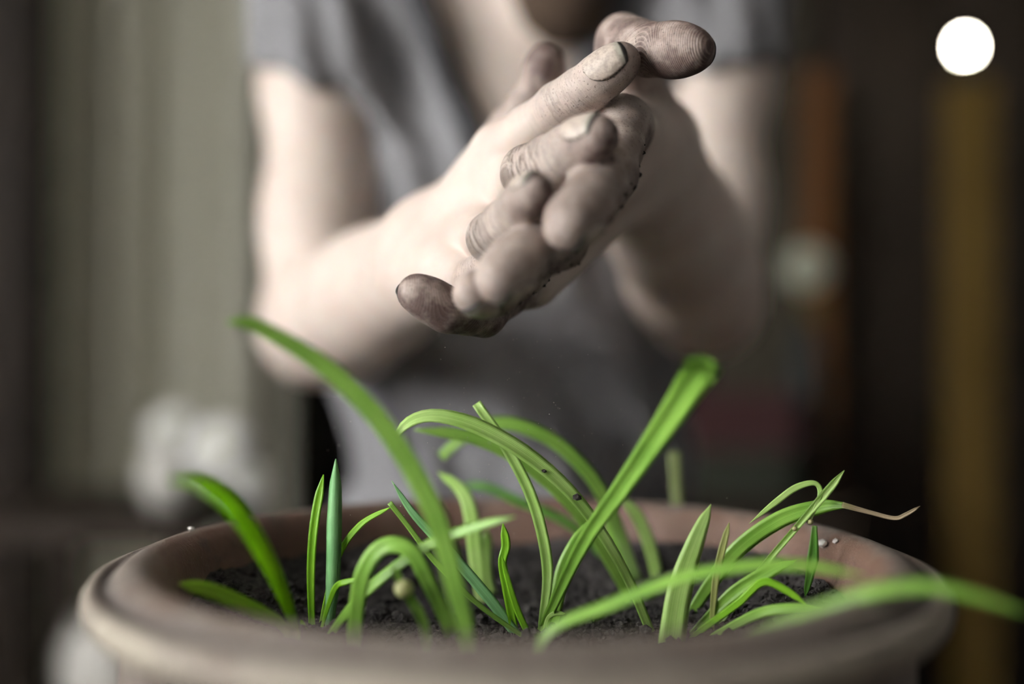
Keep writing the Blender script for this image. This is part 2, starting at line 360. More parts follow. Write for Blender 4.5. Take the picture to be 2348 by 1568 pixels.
# ------------------------------------------------------------------ seedlings
def blade_geo(pts, widths, tilt=0.0, n=34, fold=0.22, thick=0.00022, tip='point'):
    """pts: list of (px,py,depth) ; widths in metres along the blade"""
    C = catmull([P(*p) for p in pts], n)
    W = np.interp(np.linspace(0, 1, n), np.linspace(0, 1, len(widths)), widths)
    if tip == 'point':
        t = np.linspace(0, 1, n); W = W * np.clip((1 - t) / .10, 0.05, 1) ** .7
    T = np.gradient(C, axis=0); T /= np.linalg.norm(T, axis=1)[:, None] + 1e-12
    V = []; Fc = []; tt = []; ss = []
    prev = None
    for i in range(n):
        view = CAM - C[i]; view /= np.linalg.norm(view)
        side = np.cross(T[i], np.array([0.0, -1.0, 0.25]))
        if np.linalg.norm(side) < 0.25: side = np.cross(T[i], np.array([0.25, -.3, 1.0]))
        side /= np.linalg.norm(side)
        if prev is not None and np.dot(side, prev) < 0: side = -side
        if prev is not None: side = side * .6 + prev * .4; side -= T[i] * np.dot(side, T[i]); side /= np.linalg.norm(side)
        prev = side
        a = tilt if np.isscalar(tilt) else np.interp(i / (n - 1), np.linspace(0, 1, len(tilt)), tilt)
        nor = np.cross(side, T[i]); s2 = side * math.cos(a) + nor * math.sin(a); n2 = nor * math.cos(a) - side * math.sin(a)
        hw = W[i] / 2
        for s in (-1, -.5, 0, .5, 1):
            V.append(C[i] + s2 * hw * s + n2 * (fold * hw * (abs(s) ** 1.3) + thick * (1 - s * s * .8))); tt.append(i / (n - 1)); ss.append(s)
        for s in (.5, 0, -.5):
            V.append(C[i] + s2 * hw * s + n2 * (fold * hw * (abs(s) ** 1.3) - thick * (1 - s * s * .8))); tt.append(i / (n - 1)); ss.append(s)
    for i in range(n - 1):
        for k in range(8):
            Fc.append((i * 8 + k, i * 8 + (k + 1) % 8, (i + 1) * 8 + (k + 1) % 8, (i + 1) * 8 + k))
    Fc.append(tuple(range(7, -1, -1))); Fc.append(tuple(range((n - 1) * 8, n * 8)))
    return np.array(V), Fc, tt, ss
def px2m(pts, wpx):
    ds = np.interp(np.linspace(0, 1, len(wpx)), np.linspace(0, 1, len(pts)), [p[2] for p in pts])
    return [w_ / F * d for w_, d in zip(wpx, ds)]
def blade(name, pts, wpx, mat, parent=None, origin=(0, 0, 0), tilt=0.0, fold=0.22, tip='point', n=34):
    V, Fc, tt, ss = blade_geo(pts, px2m(pts, wpx), tilt, n, fold, tip=tip)
    o = mesh_obj(name, V - np.asarray(origin), Fc, LEAF[mat], parent)
    fattr(o.data, 't', tt); fattr(o.data, 's', ss); return o
def seedling(label, blades, name='grass_seedling'):
    b0 = blades[0][0][0]; base = P(*b0)
    base[2] = float(soil_z(base[0], base[1])) - .001
    root = tag(empty(name, base), label, 'seedling', 'green seedlings in the pot')
    for b in blades:
        pts, wpx, mat = b[:3]; kw = b[3] if len(b) > 3 else {}
        pts = list(pts)
        if kw.pop('ground', True):   # root the blade in the soil under its first visible point
            q = P(*pts[0]); zs = float(soil_z(q[0], q[1])) - .003
            if q[2] > zs + .002:
                py = pts[0][1] + (q[2] - zs) * F / pts[0][2]
                dx = (pts[0][0] - pts[1][0]) * .25
                pts = [(pts[0][0] + dx, py, pts[0][2])] + pts
                wpx = [wpx[0] * .8] + list(wpx)
        blade(kw.pop('name', 'blade'), pts, wpx, mat, root, base, **kw)
    return root
Z = lambda pts, z0, z1=None: [(x, y, z0 + ((z1 if z1 is not None else z0) - z0) * i / max(1, len(pts) - 1)) for i, (x, y) in enumerate(pts)]
S = seedling
S('tallest soft-focus leaf arching far left in front of the elbow', [
  (Z([(1072, 1460), (1045, 1340), (1000, 1180), (930, 1045), (850, 935), (740, 835), (630, 768), (570, 741), (520, 738)], .385, .375), [40, 50, 52, 50, 50, 46, 38, 34, 26], 'o', dict(tilt=.3))])
S('seedling by the left rim with one broad arching leaf and one low leaf', [
  (Z([(675, 1432), (645, 1350), (595, 1250), (535, 1165), (470, 1118), (385, 1100)], .425, .335), [22, 34, 42, 44, 42, 30], 'w', dict(tilt=[.1, -.2, -.6])),
  (Z([(650, 1432), (570, 1392), (490, 1358), (412, 1338)], .42, .40), [20, 36, 38, 24], 'w', dict(tilt=-.2))])
S('upright clump at the left with a bluish spear leaf and a nearly closed bud', [
  (Z([(752, 1442), (762, 1330), (765, 1200), (770, 1052)], .45), [20, 34, 36, 24], 'b', dict(fold=.5)),
  (Z([(716, 1435), (714, 1310), (722, 1200), (742, 1088)], .452), [15, 20, 22, 20], 'v', dict(fold=.5)),
  (Z([(735, 1435), (772, 1285), (825, 1205), (897, 1162)], .457, .45), [10, 16, 15, 8], 'v'),
  (Z([(742, 1425), (768, 1350), (795, 1334), (835, 1328)], .448, .44), [8, 14, 14, 8], 'v'),
  (Z([(700, 1445), (690, 1420)], .44), [12, 8], 'v')])
S('leaf leaning right from the left clump across the blurred loop', [
  (Z([(768, 1440), (845, 1352), (970, 1258), (1080, 1212), (1182, 1184)], .435, .40), [18, 27, 28, 26, 14], 'g', dict(tilt=.25))])
S('blurred leaf bent over in a full loop left of centre', [
  (Z([(815, 1440), (832, 1320), (878, 1255), (940, 1262), (990, 1350), (1037, 1452)], .418, .408), [36, 40, 40, 38, 34, 30], 'g', dict(tip='flat', tilt=.1))])
S('crossing clump at centre left with thin leaves leaning left and two short upright leaves', [
  (Z([(1185, 1455), (1120, 1370), (1030, 1265), (950, 1180), (898, 1102)], .452, .462), [22, 26, 24, 18, 8], 'b'),
  (Z([(1205, 1462), (1100, 1388), (1000, 1290), (935, 1205), (893, 1152)], .447, .45), [10, 12, 13, 12, 12], 'o', dict(tip='flat')),
  (Z([(1180, 1450), (1163, 1350), (1152, 1290), (1160, 1250), (1153, 1200)], .453), [18, 24, 20, 22, 18], 'v', dict(fold=.4)),
  (Z([(1215, 1462), (1185, 1395), (1162, 1320), (1150, 1272)], .45), [14, 16, 12, 6], 'v')])
S('pale soft leaves standing behind the crossing clump', [
  (Z([(1108, 1395), (1095, 1300), (1078, 1170), (1052, 1118), (1005, 1083)], .505, .52), [30, 36, 34, 28, 14], 'l'),
  (Z([(1130, 1390), (1112, 1320), (1116, 1215)], .515), [34, 36, 26], 'l')])
S('central seedling with a wavy upright leaf and a long leaf flaring to the upper right', [
  (Z([(1242, 1432), (1255, 1300), (1222, 1150), (1160, 1025), (1092, 925)], .456, .468), [16, 27, 27, 26, 22], 'l', dict(fold=.5, tip='flat')),
  (Z([(1246, 1435), (1335, 1250), (1430, 1112), (1530, 965), (1600, 855), (1618, 818)], .456, .37), [20, 34, 46, 60, 76, 80], 'g', dict(fold=.5, tip='flat')),
  (Z([(1268, 1425), (1292, 1310), (1330, 1235), (1375, 1185)], .468, .475), [26, 38, 36, 20], 'g'),
  (Z([(1252, 1428), (1268, 1408), (1296, 1406)], .452), [8, 12, 8], 'l')])
S('longest sharp leaf arching left over the centre with soil crumbs on it', [
  (Z([(1490, 1448), (1440, 1330), (1370, 1210), (1290, 1112), (1190, 1032), (1085, 976), (995, 955), (935, 972), (893, 1022)], .452, .448), [22, 25, 28, 34, 40, 40, 34, 28, 16], 'l', dict(fold=.35, tilt=-.25))])
S('dark blurred leaves arching left behind the longest leaf', [
  (Z([(1465, 1345), (1385, 1140), (1300, 1035), (1215, 985), (1135, 972), (1062, 1005), (1012, 1048)], .52, .53), [26, 32, 34, 34, 32, 28, 24], 'o', dict(tip='flat')),
  (Z([(1440, 1330), (1310, 1205), (1190, 1150), (1120, 1118), (1055, 1112)], .55, .56), [18, 20, 20, 18, 14], 'd'),
  (Z([(1430, 1345), (1330, 1180), (1200, 1060), (1080, 1003), (950, 985)], .505, .50), [24, 32, 34, 30, 20], 'o')])
S('faint upright leaf near the back rim right of centre', [
  (Z([(1557, 1262), (1552, 1150), (1545, 1035)], .56), [20, 28, 30], 'p', dict(tip='flat'))])
S('pair of soft pale leaves near the back of the pot leaning left', [
  (Z([(1512, 1345), (1490, 1255), (1462, 1185), (1425, 1140)], .52, .53), [26, 30, 28, 16], 'l'),
  (Z([(1470, 1350), (1432, 1275), (1400, 1210), (1385, 1150)], .52, .53), [26, 30, 26, 16], 'g')])
S('short broad bright leaf standing right of centre with a sharp point', [
  (Z([(1540, 1465), (1560, 1345), (1597, 1235), (1630, 1156)], .44, .445), [62, 58, 40, 16], 'l', dict(fold=.15))])
S('long low blurred leaf sweeping right across the front of the soil', [
  (Z([(1252, 1455), (1400, 1388), (1550, 1330), (1700, 1300), (1850, 1298), (1985, 1322)], .385, .365), [26, 32, 32, 30, 28, 16], 'g', dict(tilt=.5))])
dry = S('arching leaf on the right ending in a dried brown curl', [
  (Z([(1590, 1395), (1680, 1270), (1785, 1192), (1880, 1162), (1937, 1158)], .475, .452), [26, 40, 40, 34, 14], 'g', dict(tip='flat', tilt=-.15)),
  (Z([(1930, 1158), (1990, 1174), (2048, 1188), (2075, 1180), (2110, 1160)], .452, .45), [14, 10, 9, 9, 6], 'r', dict(ground=False, fold=.8, name='dry_tip'))])
sp = S('slender jointed sprig leaning right with a bent side leaf and a hanging leaf', [
  (Z([(1640, 1440), (1738, 1312), (1826, 1208), (1888, 1135), (1936, 1078)], .452, .45), [11, 15, 15, 20, 15], 'l', dict(fold=.9)),
  (Z([(1858, 1190), (1880, 1135), (1868, 1108), (1825, 1118), (1780, 1150), (1718, 1200)], .45, .452), [8, 12, 12, 16, 15, 6], 'l', dict(ground=False, name='side_leaf')),
  (Z([(1867, 1205), (1862, 1280), (1846, 1368)], .448), [12, 28, 10], 'd', dict(ground=False, name='hanging_leaf', fold=.5))])
q = np.array(sp.location)
nd = mesh_obj('node', np.vstack([icv * .0014 + P(1858, 1196, .45) - q, icv * .0011 + P(1822, 1212, .45) - q]), icf + [[k + len(icv) for k in f] for f in icf], LEAF['r'], sp)
S('short pale yellow spear beside the sprig', [
  (Z([(1632, 1425), (1640, 1330), (1655, 1260), (1672, 1198)], .445), [12, 17, 18, 12], 'y', dict(fold=.5))])
S('low seedling at the right with a keeled leaf and a drooping leaf', [
  (Z([(1595, 1445), (1680, 1362), (1760, 1312), (1828, 1282)], .447, .44), [18, 34, 32, 10], 'g', dict(fold=.5)),
  (Z([(1602, 1448), (1690, 1385), (1748, 1335), (1800, 1352), (1852, 1388)], .443, .435), [14, 18, 18, 18, 10], 'v')])
S('low leaf curving right at the foot of the drooping leaf', [
  (Z([(1640, 1455), (1735, 1408), (1800, 1394), (1885, 1390)], .44, .425), [16, 24, 22, 12], 'g')])
S('blurred bluish leaf lying over the right front rim and out of view', [
  (Z([(1690, 1480), (1800, 1425), (1905, 1390), (2000, 1358), (2110, 1345), (2210, 1360), (2370, 1410)], .355, .325), [34, 40, 38, 36, 32, 30, 26], 'o', dict(tilt=.35))])
bd = S('short stalk with a round pale green bud left of centre', [
  (Z([(975, 1440), (950, 1385), (922, 1340), (903, 1300)], .405), [22, 22, 20, 16], 'o', dict(fold=.9, tip='flat'))])
q = np.array(bd.location)
bo = mesh_obj('bud', icv * np.array([.0048, .0045, .0045]) + P(926, 1350, .403) - q, icf, LEAF['y'], bd)
m_ = bo.modifiers.new('s', 'SUBSURF'); m_.levels = 1; m_.render_levels = 2
for (px, py, d, s, lb) in ((1248, 1080, .4485, .0013, 'small soil crumb high on the longest arching leaf'), (1323, 1141, .4485, .0023, 'larger dark soil crumb lower on the longest arching leaf')):
    pebble('soil_crumb', P(px, py, d), s, CRUMB, lb, 'soil crumb')

# ------------------------------------------------------------------ potting bench under the pot
pb = tag(empty('potting_bench', (0, 0, 0)), 'wooden potting bench carrying the terracotta pot', 'bench')
for i in range(4): boxobj('plank', (0, -.165 + i * .11, BT - .017), (1.3, .106, .034), BENCH, pb, bev=.003)
for sx in (-1, 1):
    for sy in (-1, 1): boxobj('leg', (sx * .56, sy * .16, (BT - .034) / 2), (.06, .06, BT - .034), BENCH, pb)
    boxobj('rail', (sx * .56, 0, BT - .09), (.04, .26, .08), BENCH, pb)

# ------------------------------------------------------------------ background left: curtain, dark jamb, flowers
cu_x0, cu_x1, cu_y = (60 - 1174) / F * 2.2, (668 - 1174) / F * 2.2, 2.2 - .44
V = []; Fc = []; NX, NZ = 240, 24
for j in range(NZ + 1):
    for i in range(NX + 1):
        u = i / NX; z = .05 + (2.55 - .05) * j / NZ
        x = cu_x0 + (cu_x1 - cu_x0) * u
        f = .030 * math.sin(u * 27 + .6 + .25 * math.sin(z * 2)) + .014 * math.sin(u * 61 + 2) + .05 * math.sin(u * 9.2 + 3.2)
        V.append((x, cu_y + f, z))
for j in range(NZ):
    for i in range(NX):
        a = j * (NX + 1) + i; Fc.append((a, a + 1, a + NX + 2, a + NX + 1))
cu = mesh_obj('curtain', V, Fc, CURT); so = cu.modifiers.new('thick', 'SOLIDIFY'); so.thickness = .003
tag(cu, 'pale olive-grey curtain hanging in soft vertical folds at the left', 'curtain')
cr = tag(empty('curtain_rail', (0, 0, 0)), 'dark rail that the olive-grey curtain hangs from', 'curtain rail')
tube('rod', [(cu_x0 - .1, cu_y, 2.57), (cu_x1 + .1, cu_y, 2.57)], [.014, .014], DKWOOD, cr)
for xx in (cu_x0 - .1, cu_x1 + .1): boxobj('bracket', (xx, (cu_y + Y1) / 2 + .01, 2.57), (.03, Y1 - cu_y + .03, .03), DKWOOD, cr)
dj = tag(boxobj('trim_1', (((-30 - 1174) / F * 2.05), 1.62, 1.3), (.20, .12, 2.6), DKWOOD), 'dark wooden post at the left edge', kind='structure')

tz = 1.22 + (812 - 1150) / F * 1.45
ft = tag(empty('side_table', P(320, 1150, 1.45) * np.array([1, 1, 0])), 'small dark side table in front of the curtain', 'side table')
boxobj('tabletop', (-.03, 0, tz - .015), (.30, .34, .03), DKWOOD, ft)
boxobj('shelf', (-.03, 0, tz - .29), (.27, .31, .02), DKWOOD, ft)
for sx in (-1, 1):
    for sy in (-1, 1): boxobj('leg', (-.03 + sx * .125, sy * .145, (tz - .03) / 2), (.03, .03, tz - .03), DKWOOD, ft)
vx, vy = P(480, 1150, 1.40)[:2]
vase = lathe('flower_vase', [(.0, .004), (.022, .004), (.034, .03), (.033, .055), (.020, .075), (.022, .085), (.026, .085), (.024, .075), (.038, .055), (.039, .03), (.027, 0), (0, 0)], CERAM, seg=40)
vase.location = (vx - .05, vy, tz); tag(vase, 'small pale vase holding white flowers beside the curtain', 'vase')
def flower(px, py, d, r, label, dim=False):
    c = P(px, py, d); base = np.array([vx - .05, vy, tz + .05])
    root = tag(empty('white_flower', base), label, 'flower', 'white flowers in the vase')
    tube('stem', [np.zeros(3), (c - base) * .5 + np.array([.0, 0, .012]), c - base], [.0022, .0018, .0016], STEM, root, n=14, seg=8)
    V = []; Fc = []; rows, cols = 7, 5
    for ring, (np_, rr, el) in enumerate(((9, 1.0, .15), (8, .82, .55), (6, .55, 1.0))):
        for k in range(np_):
            a = 2 * math.pi * (k + .5 * ring) / np_; ca, sa = math.cos(a), math.sin(a); o = len(V)
            for i in range(rows):
                u = i / (rows - 1); rad = rr * r * (.12 + .88 * u) * math.cos(el); hh = rr * r * u * math.sin(el) - .25 * r * u * u
                wd = r * .42 * math.sin(min(1, u * 1.1 + .12) * math.pi * .86) + .001
                for j in range(cols):
                    v = (j / (cols - 1) - .5) * 2
                    lx, ly, lz = rad, v * wd, hh + .12 * r * v * v
                    V.append(np.array([lx * ca - ly * sa, -abs(0) + lx * sa + ly * ca, lz]))
            for i in range(rows - 1):
                for j in range(cols - 1):
                    p = o + i * cols + j; Fc.append((p, p + 1, p + cols + 1, p + cols))
    Rm = np.array(Matrix.Rotation(math.radians(62), 3, 'X') @ Matrix.Rotation(.3, 3, 'Z'))
    V = [Rm @ v + (c - base) for v in V]
    pt = mesh_obj('petals', V, Fc, WHITE, root); s_ = pt.modifiers.new('t', 'SOLIDIFY'); s_.thickness = .0006
    mesh_obj('flower_centre', icv * r * .24 + (c - base) + np.array([0, -.006, .004]), icf, LEAF['y'], root)
flower(503, 1028, 1.36, .042, 'brightest white flower, middle of the blurred flowers at left')
flower(395, 985, 1.46, .034, 'dimmer white flower at the upper left of the vase')
flower(575, 1105, 1.42, .027, 'lowest white flower at the right of the vase')
jr = lathe('ceramic_jar', [(0, .004), (.050, .004), (.066, .05), (.064, .10), (.050, .125), (.052, .135), (.057, .135), (.055, .125), (.070, .10), (.072, .05), (.056, 0), (0, 0)], CERAM, seg=48)
jc = P(255, 1240, 1.40); jr.location = (jc[0], jc[1] + .02, tz - .28); tag(jr, 'pale ceramic jar on the lower shelf of the side table', 'jar')

# ------------------------------------------------------------------ background right
def X(px, d): return (px - 1174) / F * d
def ZZ(py, d): return CAM[2] + (812 - py) / F * d
# wooden cupboard with panel doors
d = 2.30; yb = d - .44
cb = tag(empty('cupboard', (0, 0, 0)), 'tall dark brown wooden cupboard against the back wall', 'cupboard')
x0, x1 = X(1905, d), X(2420, d)
boxobj('carcass', ((x0 + x1) / 2, yb + .13, 1.1), (x1 - x0, .24, 2.2), DKWOOD, cb, bev=.006)
for k in range(2):
    xa = x0 + (x1 - x0) * k / 2; xb = x0 + (x1 - x0) * (k + 1) / 2
    dr = boxobj('door', ((xa + xb) / 2, yb, 1.12), (xb - xa - .012, .025, 2.08), DKWOOD, cb, bev=.005)
    for zc, hh in ((.62, .86), (1.62, .86)): boxobj('panel', ((xa + xb) / 2, yb - .016, zc), (xb - xa - .10, .014, hh), DKWOOD, dr, bev=.006)
    boxobj('handle', (xb - .03 if k == 0 else xa + .03, yb - .03, 1.1), (.012, .03, .10), BLACKC, dr, bev=.004)
# upright orange board between person and cupboard
d = 2.15
tag(boxobj('orange_board', (X(1885, d), d - .44 + .03, ZZ(150, d) / 2), (.055, .03, ZZ(150, d)), ORWOOD, bev=.004), 'narrow orange-brown wooden board standing right of the person', 'board')
tag(boxobj('trim_2', (X(1790, 2.45), 2.45 - .44 + .09, 1.35), (.28, .10, 2.7), simple('olive_plaster', (.045, .040, .028), (.06, .053, .038), 5, .9)), 'olive brown pilaster on the back wall', kind='structure')
# floor lamp: ochre wooden pole with a small bare bulb at its top
d = 2.0; lx, ly = X(2224, d), d - .44
fl = tag(empty('floor_lamp', (lx, ly, 0)), 'floor lamp with an ochre wooden pole and a small glowing bulb', 'floor lamp')
zt = ZZ(190, d)
boxobj('pole', (0, 0, (zt + .03) / 2), (.085, .05, zt - .03), OCHRE, fl, bev=.006)
lathe('lamp_base', [(0, 0), (.15, 0), (.15, .02), (.05, .032), (0, .032)], DKWOOD, fl, seg=48)
lathe('bulb_socket', [(0, zt), (.016, zt), (.016, zt + .03), (.010, zt + .034), (0, zt + .034)], BLACKC, fl, seg=24)
zb = ZZ(105, d)
bmb = bmesh.new(); bmesh.ops.create_uvsphere(bmb, u_segments=24, v_segments=16, radius=.0125)
bmesh.ops.transform(bmb, matrix=Matrix.Translation((-.006, 0, zb)) @ Matrix.Diagonal((.92, .92, 1.18, 1)), verts=bmb.verts)
bm_obj('bulb', bmb, BULB, fl, smooth=True)
tube('bulb_neck', [(-.003, 0, zt + .03), (-.006, 0, zb - .012)], [.009, .008], BLACKC, fl, n=6)
# low chest with cloths and a dark vase with a pale bloom
d = 1.75; yb = d - .44
ch = tag(empty('low_chest', (0, 0, 0)), 'low dark chest behind the pot at the right', 'chest')
zc = ZZ(1150, d)
boxobj('body', ((X(1460, d) + X(1960, d)) / 2, yb + .17, (zc - .02) / 2 + .0), (X(1960, d) - X(1460, d), .32, zc - .02), DKWOOD, ch, bev=.006)
boxobj('lid', ((X(1460, d) + X(1960, d)) / 2, yb + .17, zc - .01), (X(1970, d) - X(1450, d), .35, .02), DKWOOD, ch, bev=.004)
def folded(name, px0, px1, py0, py1, mat, label, yo):
    z0, z1 = ZZ(py1, d), ZZ(py0, d); n = 3; h = (z1 - z0) / n
    r = tag(empty(name, ((X(px0, d) + X(px1, d)) / 2, yb + yo, z0)), label, 'cloth')
    for k in range(n):
        boxobj('fold', (random.uniform(-.004, .004), random.uniform(-.004, .004), h * (k + .5)), (X(px1, d) - X(px0, d), .22, h * .98), mat, r, bev=h * .35)
    return r
folded('folded_blanket', 1480, 1830, 1040, 1150, GREENC, 'dark green folded blanket lying on the low chest', .15)
folded('folded_blanket', 1560, 1850, 905, 1040, MAROON, 'maroon folded blanket on top of the green one', .15)
vc = np.array([X(1893, d), yb + .12])
zv = zc
vs_ = lathe('tall_vase', [(0, .006), (.022, .006), (.030, .10), (.026, .22), (.014, .28), (.016, .30), (.020, .30), (.018, .28), (.031, .22), (.036, .10), (.028, 0), (0, 0)], BLACKC, seg=40)
vs_.location = (vc[0], vc[1], zv); tag(vs_, 'tall black vase standing on the low chest', 'vase')
hb = P(1850, 615, 1.87); bb = np.array([vc[0], vc[1], zv + .26])
hy = tag(empty('hydrangea_bloom', bb), 'round pale green bloom in the tall black vase', 'flower')
tube('stem', [np.zeros(3), (hb - bb) * .6 + np.array([.01, 0, 0]), hb - bb], [.003, .0028, .0025], STEM, hy, n=12, seg=8)
V = []; Fc = []
for k in range(110):
    zz_ = 1 - 2 * (k + .5) / 110; a = k * 2.39996; rr = math.sqrt(1 - zz_ * zz_); dv = np.array([rr * math.cos(a), rr * math.sin(a), zz_])
    o = len(V); V.extend(list(icv * .0085 * np.array([1, 1, .8]) + dv * .034 + (hb - bb))); Fc.extend([[i + o for i in f] for f in icf])
mesh_obj('florets', V, Fc, PALEGR, hy)

# ------------------------------------------------------------------ implicit surfaces for the person
def smin(a, b, k):
    h = np.maximum(k - np.abs(a - b), 0) / k; return np.minimum(a, b) - h * h * k * .25
def cone(p, a, b, r1, r2):
    a = np.asarray(a); ba = np.asarray(b) - a; pa = p - a
    h = np.clip((pa @ ba) / (ba @ ba), 0, 1)
    return np.linalg.norm(pa - h[..., None] * ba, axis=-1) - (r1 + (r2 - r1) * h)
def ell(p, c, r, M=None):
    q = p - np.asarray(c)
    if M is not None: q = q @ M           # columns of M are the axes
    r = np.asarray(r); k0 = np.linalg.norm(q / r, axis=-1); k1 = np.linalg.norm(q / (r * r), axis=-1) + 1e-9
    return k0 * (k0 - 1) / k1
def surface_nets(f, bmin, bmax, h, B=8, keep=None, margin=1.6):
    bmin = np.asarray(bmin, float); nb = np.ceil((np.asarray(bmax) - bmin) / (h * B)).astype(int)
    bi = np.stack(np.meshgrid(*[np.arange(k) for k in nb], indexing='ij'), -1).reshape(-1, 3)
    dc = f((bmin + (bi + .5) * B * h)[:, None, :])[:, 0]
    bi = bi[np.abs(dc) < h * B * .87 * margin]
    loc = np.stack(np.meshgrid(*[np.arange(B + 1)] * 3, indexing='ij'), -1)
    vals = np.empty((len(bi),) + (B + 1,) * 3)
    for s in range(0, len(bi), 400):
        pts = bmin + (bi[s:s + 400, None, :] * B + loc.reshape(1, -1, 3)) * h
        vals[s:s + 400] = f(pts).reshape((-1,) + (B + 1,) * 3)
    sg = vals < 0
    cnt = sum(sg[:, i:B + i, j:B + j, k:B + k].astype(np.int8) for i in (0, 1) for j in (0, 1) for k in (0, 1))
    act = (cnt > 0) & (cnt < 8)
    b_, i_, j_, k_ = np.nonzero(act)
    base = np.stack([i_, j_, k_], -1)
    acc = np.zeros((len(b_), 3)); num = np.zeros(len(b_))
    corners = [(i, j, k) for i in (0, 1) for j in (0, 1) for k in (0, 1)]
    cv = {c: vals[b_, i_ + c[0], j_ + c[1], k_ + c[2]] for c in corners}
    for c in corners:
        for ax in range(3):
            if c[ax] == 0:
                e = list(c); e[ax] = 1; e = tuple(e); va, vb = cv[c], cv[e]; m = (va < 0) != (vb < 0)
                t = np.where(m, va / np.where(m, va - vb, 1), 0); p = np.tile(np.array(c, float), (len(b_), 1)); p[:, ax] = t
                acc += p * m[:, None]; num += m
    cell = bi[b_] * B + base
    pos = bmin + (cell + acc / num[:, None]) * h
    dim = nb * B + 2
    key = lambda c: ((c[:, 0] + 1) * dim[1] + c[:, 1] + 1) * dim[2] + c[:, 2] + 1
    ks = key(cell); order = np.argsort(ks); ksort = ks[order]
    def find(c):
        q = key(c); i = np.clip(np.searchsorted(ksort, q), 0, len(ksort) - 1); return np.where(ksort[i] == q, order[i], -1)
    quads = []
    for ax in range(3):
        sl0 = sg[:, :B, :B, :B]; sh = [slice(0, B)] * 3; sh[ax] = slice(1, B + 1); sl1 = sg[(slice(None),) + tuple(sh)]
        b2, i2, j2, k2 = np.nonzero(sl0 != sl1); c = bi[b2] * B + np.stack([i2, j2, k2], -1); inside = sl0[b2, i2, j2, k2]
        u, v = (ax + 1) % 3, (ax + 2) % 3; eu = np.eye(3, dtype=int)[u]; ev = np.eye(3, dtype=int)[v]
        q = np.stack([find(c), find(c - eu), find(c - eu - ev), find(c - ev)], -1)
        q[~inside] = q[~inside][:, ::-1]; quads.append(q[(q >= 0).all(1)])
    Q = np.vstack(quads)
    if keep is not None:
        kv = keep(pos); Q = Q[kv[Q].all(1)]
        used = np.unique(Q); rm = -np.ones(len(pos), int); rm[used] = np.arange(len(used)); pos = pos[used]; Q = rm[Q]
    return pos, Q
def relax(pos, Q, it=2, lam=.5):
    for _ in range(it):
        s = np.zeros_like(pos); n_ = np.zeros(len(pos))
        for a in range(4):
            for b in (1, 3):
                np.add.at(s, Q[:, a], pos[Q[:, (a + b) % 4]]); np.add.at(n_, Q[:, a], 1)
        pos = pos * (1 - lam) + lam * s / np.maximum(n_, 1)[:, None]
    return pos
def np_mesh(name, pos, Q, mat, parent=None):
    me = bpy.data.meshes.new(name); me.vertices.add(len(pos)); me.vertices.foreach_set('co', pos.astype(np.float32).ravel())
    me.loops.add(Q.size); me.loops.foreach_set('vertex_index', Q.astype(np.int32).ravel())
    me.polygons.add(len(Q)); me.polygons.foreach_set('loop_start', np.arange(0, Q.size, 4, dtype=np.int32)); me.polygons.foreach_set('loop_total', np.full(len(Q), 4, np.int32))
    me.update(calc_edges=True); me.polygons.foreach_set('use_smooth', np.ones(len(Q), bool)); me.validate()
    o = bpy.data.objects.new(name, me); COL.objects.link(o); me.materials.append(mat)
    if parent is not None: o.parent = parent
    return o

# ------------------------------------------------------------------ the person: joints
class Finger:
    def __init__(s, pts, rad, dorsal, dirt, wr=0.0, pad=.25, padr=None):
        s.padr = padr
        s.J = np.array([P(*p) for p in pts]); s.R = np.array(rad); s.dirt = dirt; s.wr = wr
        ax = s.J[-1] - s.J[-2]; s.ax = ax / np.linalg.norm(ax)
        d = D(*dorsal); d = d - s.ax * (d @ s.ax); s.dor = d / np.linalg.norm(d); s.lat = np.cross(s.ax, s.dor)
        s.len = np.concatenate([[0], np.cumsum(np.linalg.norm(np.diff(s.J, axis=0), axis=1))]); s.pad = pad
        s.c = s.J.mean(0); s.br = np.max(np.linalg.norm(s.J - s.c, axis=1)) + max(rad)
    def sdf(s, p):
        d = None
        for i in range(len(s.J) - 1):
            # slightly waisted phalanx: two cones, thinner in the middle
            m = (s.J[i] + s.J[i + 1]) / 2; rm = (s.R[i] + s.R[i + 1]) / 2 * (.955 if i < len(s.J) - 2 else 1.0)
            a = cone(p, s.J[i], m, s.R[i], rm); b = cone(p, m, s.J[i + 1], rm, s.R[i + 1]); e = smin(a, b, .004)
            d = e if d is None else smin(d, e, .0035)
        rt = s.R[-1]
        pc = s.J[-1] * .62 + s.J[-2] * .38 - s.dor * rt * s.pad     # finger pad
        M = np.stack([s.ax, s.dor, s.lat], 1)
        d = smin(d, ell(p, pc, s.padr or (rt * 1.45, rt * .95, rt * 1.04), M), .004)
        for i in range(1, len(s.J) - 2):                               # pads of the middle phalanges
            c = (s.J[i] + s.J[i + 1]) / 2 - s.dor * s.R[i] * .22
            a = s.J[i + 1] - s.J[i]; L = np.linalg.norm(a)
            d = smin(d, cone(p, c - a * .12, c + a * .12, s.R[i] * .86, s.R[i] * .84), .004)
        return d
    def local(s, p):
        best = np.full(len(p), 1e9); al = np.zeros(len(p)); near = np.zeros((len(p), 3))
        for i in range(len(s.J) - 1):
            ba = s.J[i + 1] - s.J[i]; h = np.clip(((p - s.J[i]) @ ba) / (ba @ ba), 0, 1 if i < len(s.J) - 2 else 1.6); q = s.J[i] + h[:, None] * ba
            dd = np.linalg.norm(p - q, axis=1) - (s.R[i] + (s.R[i + 1] - s.R[i]) * np.clip(h, 0, 1)); m = dd < best
            best[m] = dd[m]; al[m] = (s.len[i] + h * (s.len[i + 1] - s.len[i]))[m]; near[m] = q[m]
        off = p - near
        return best, al, off @ s.lat, off @ s.dor
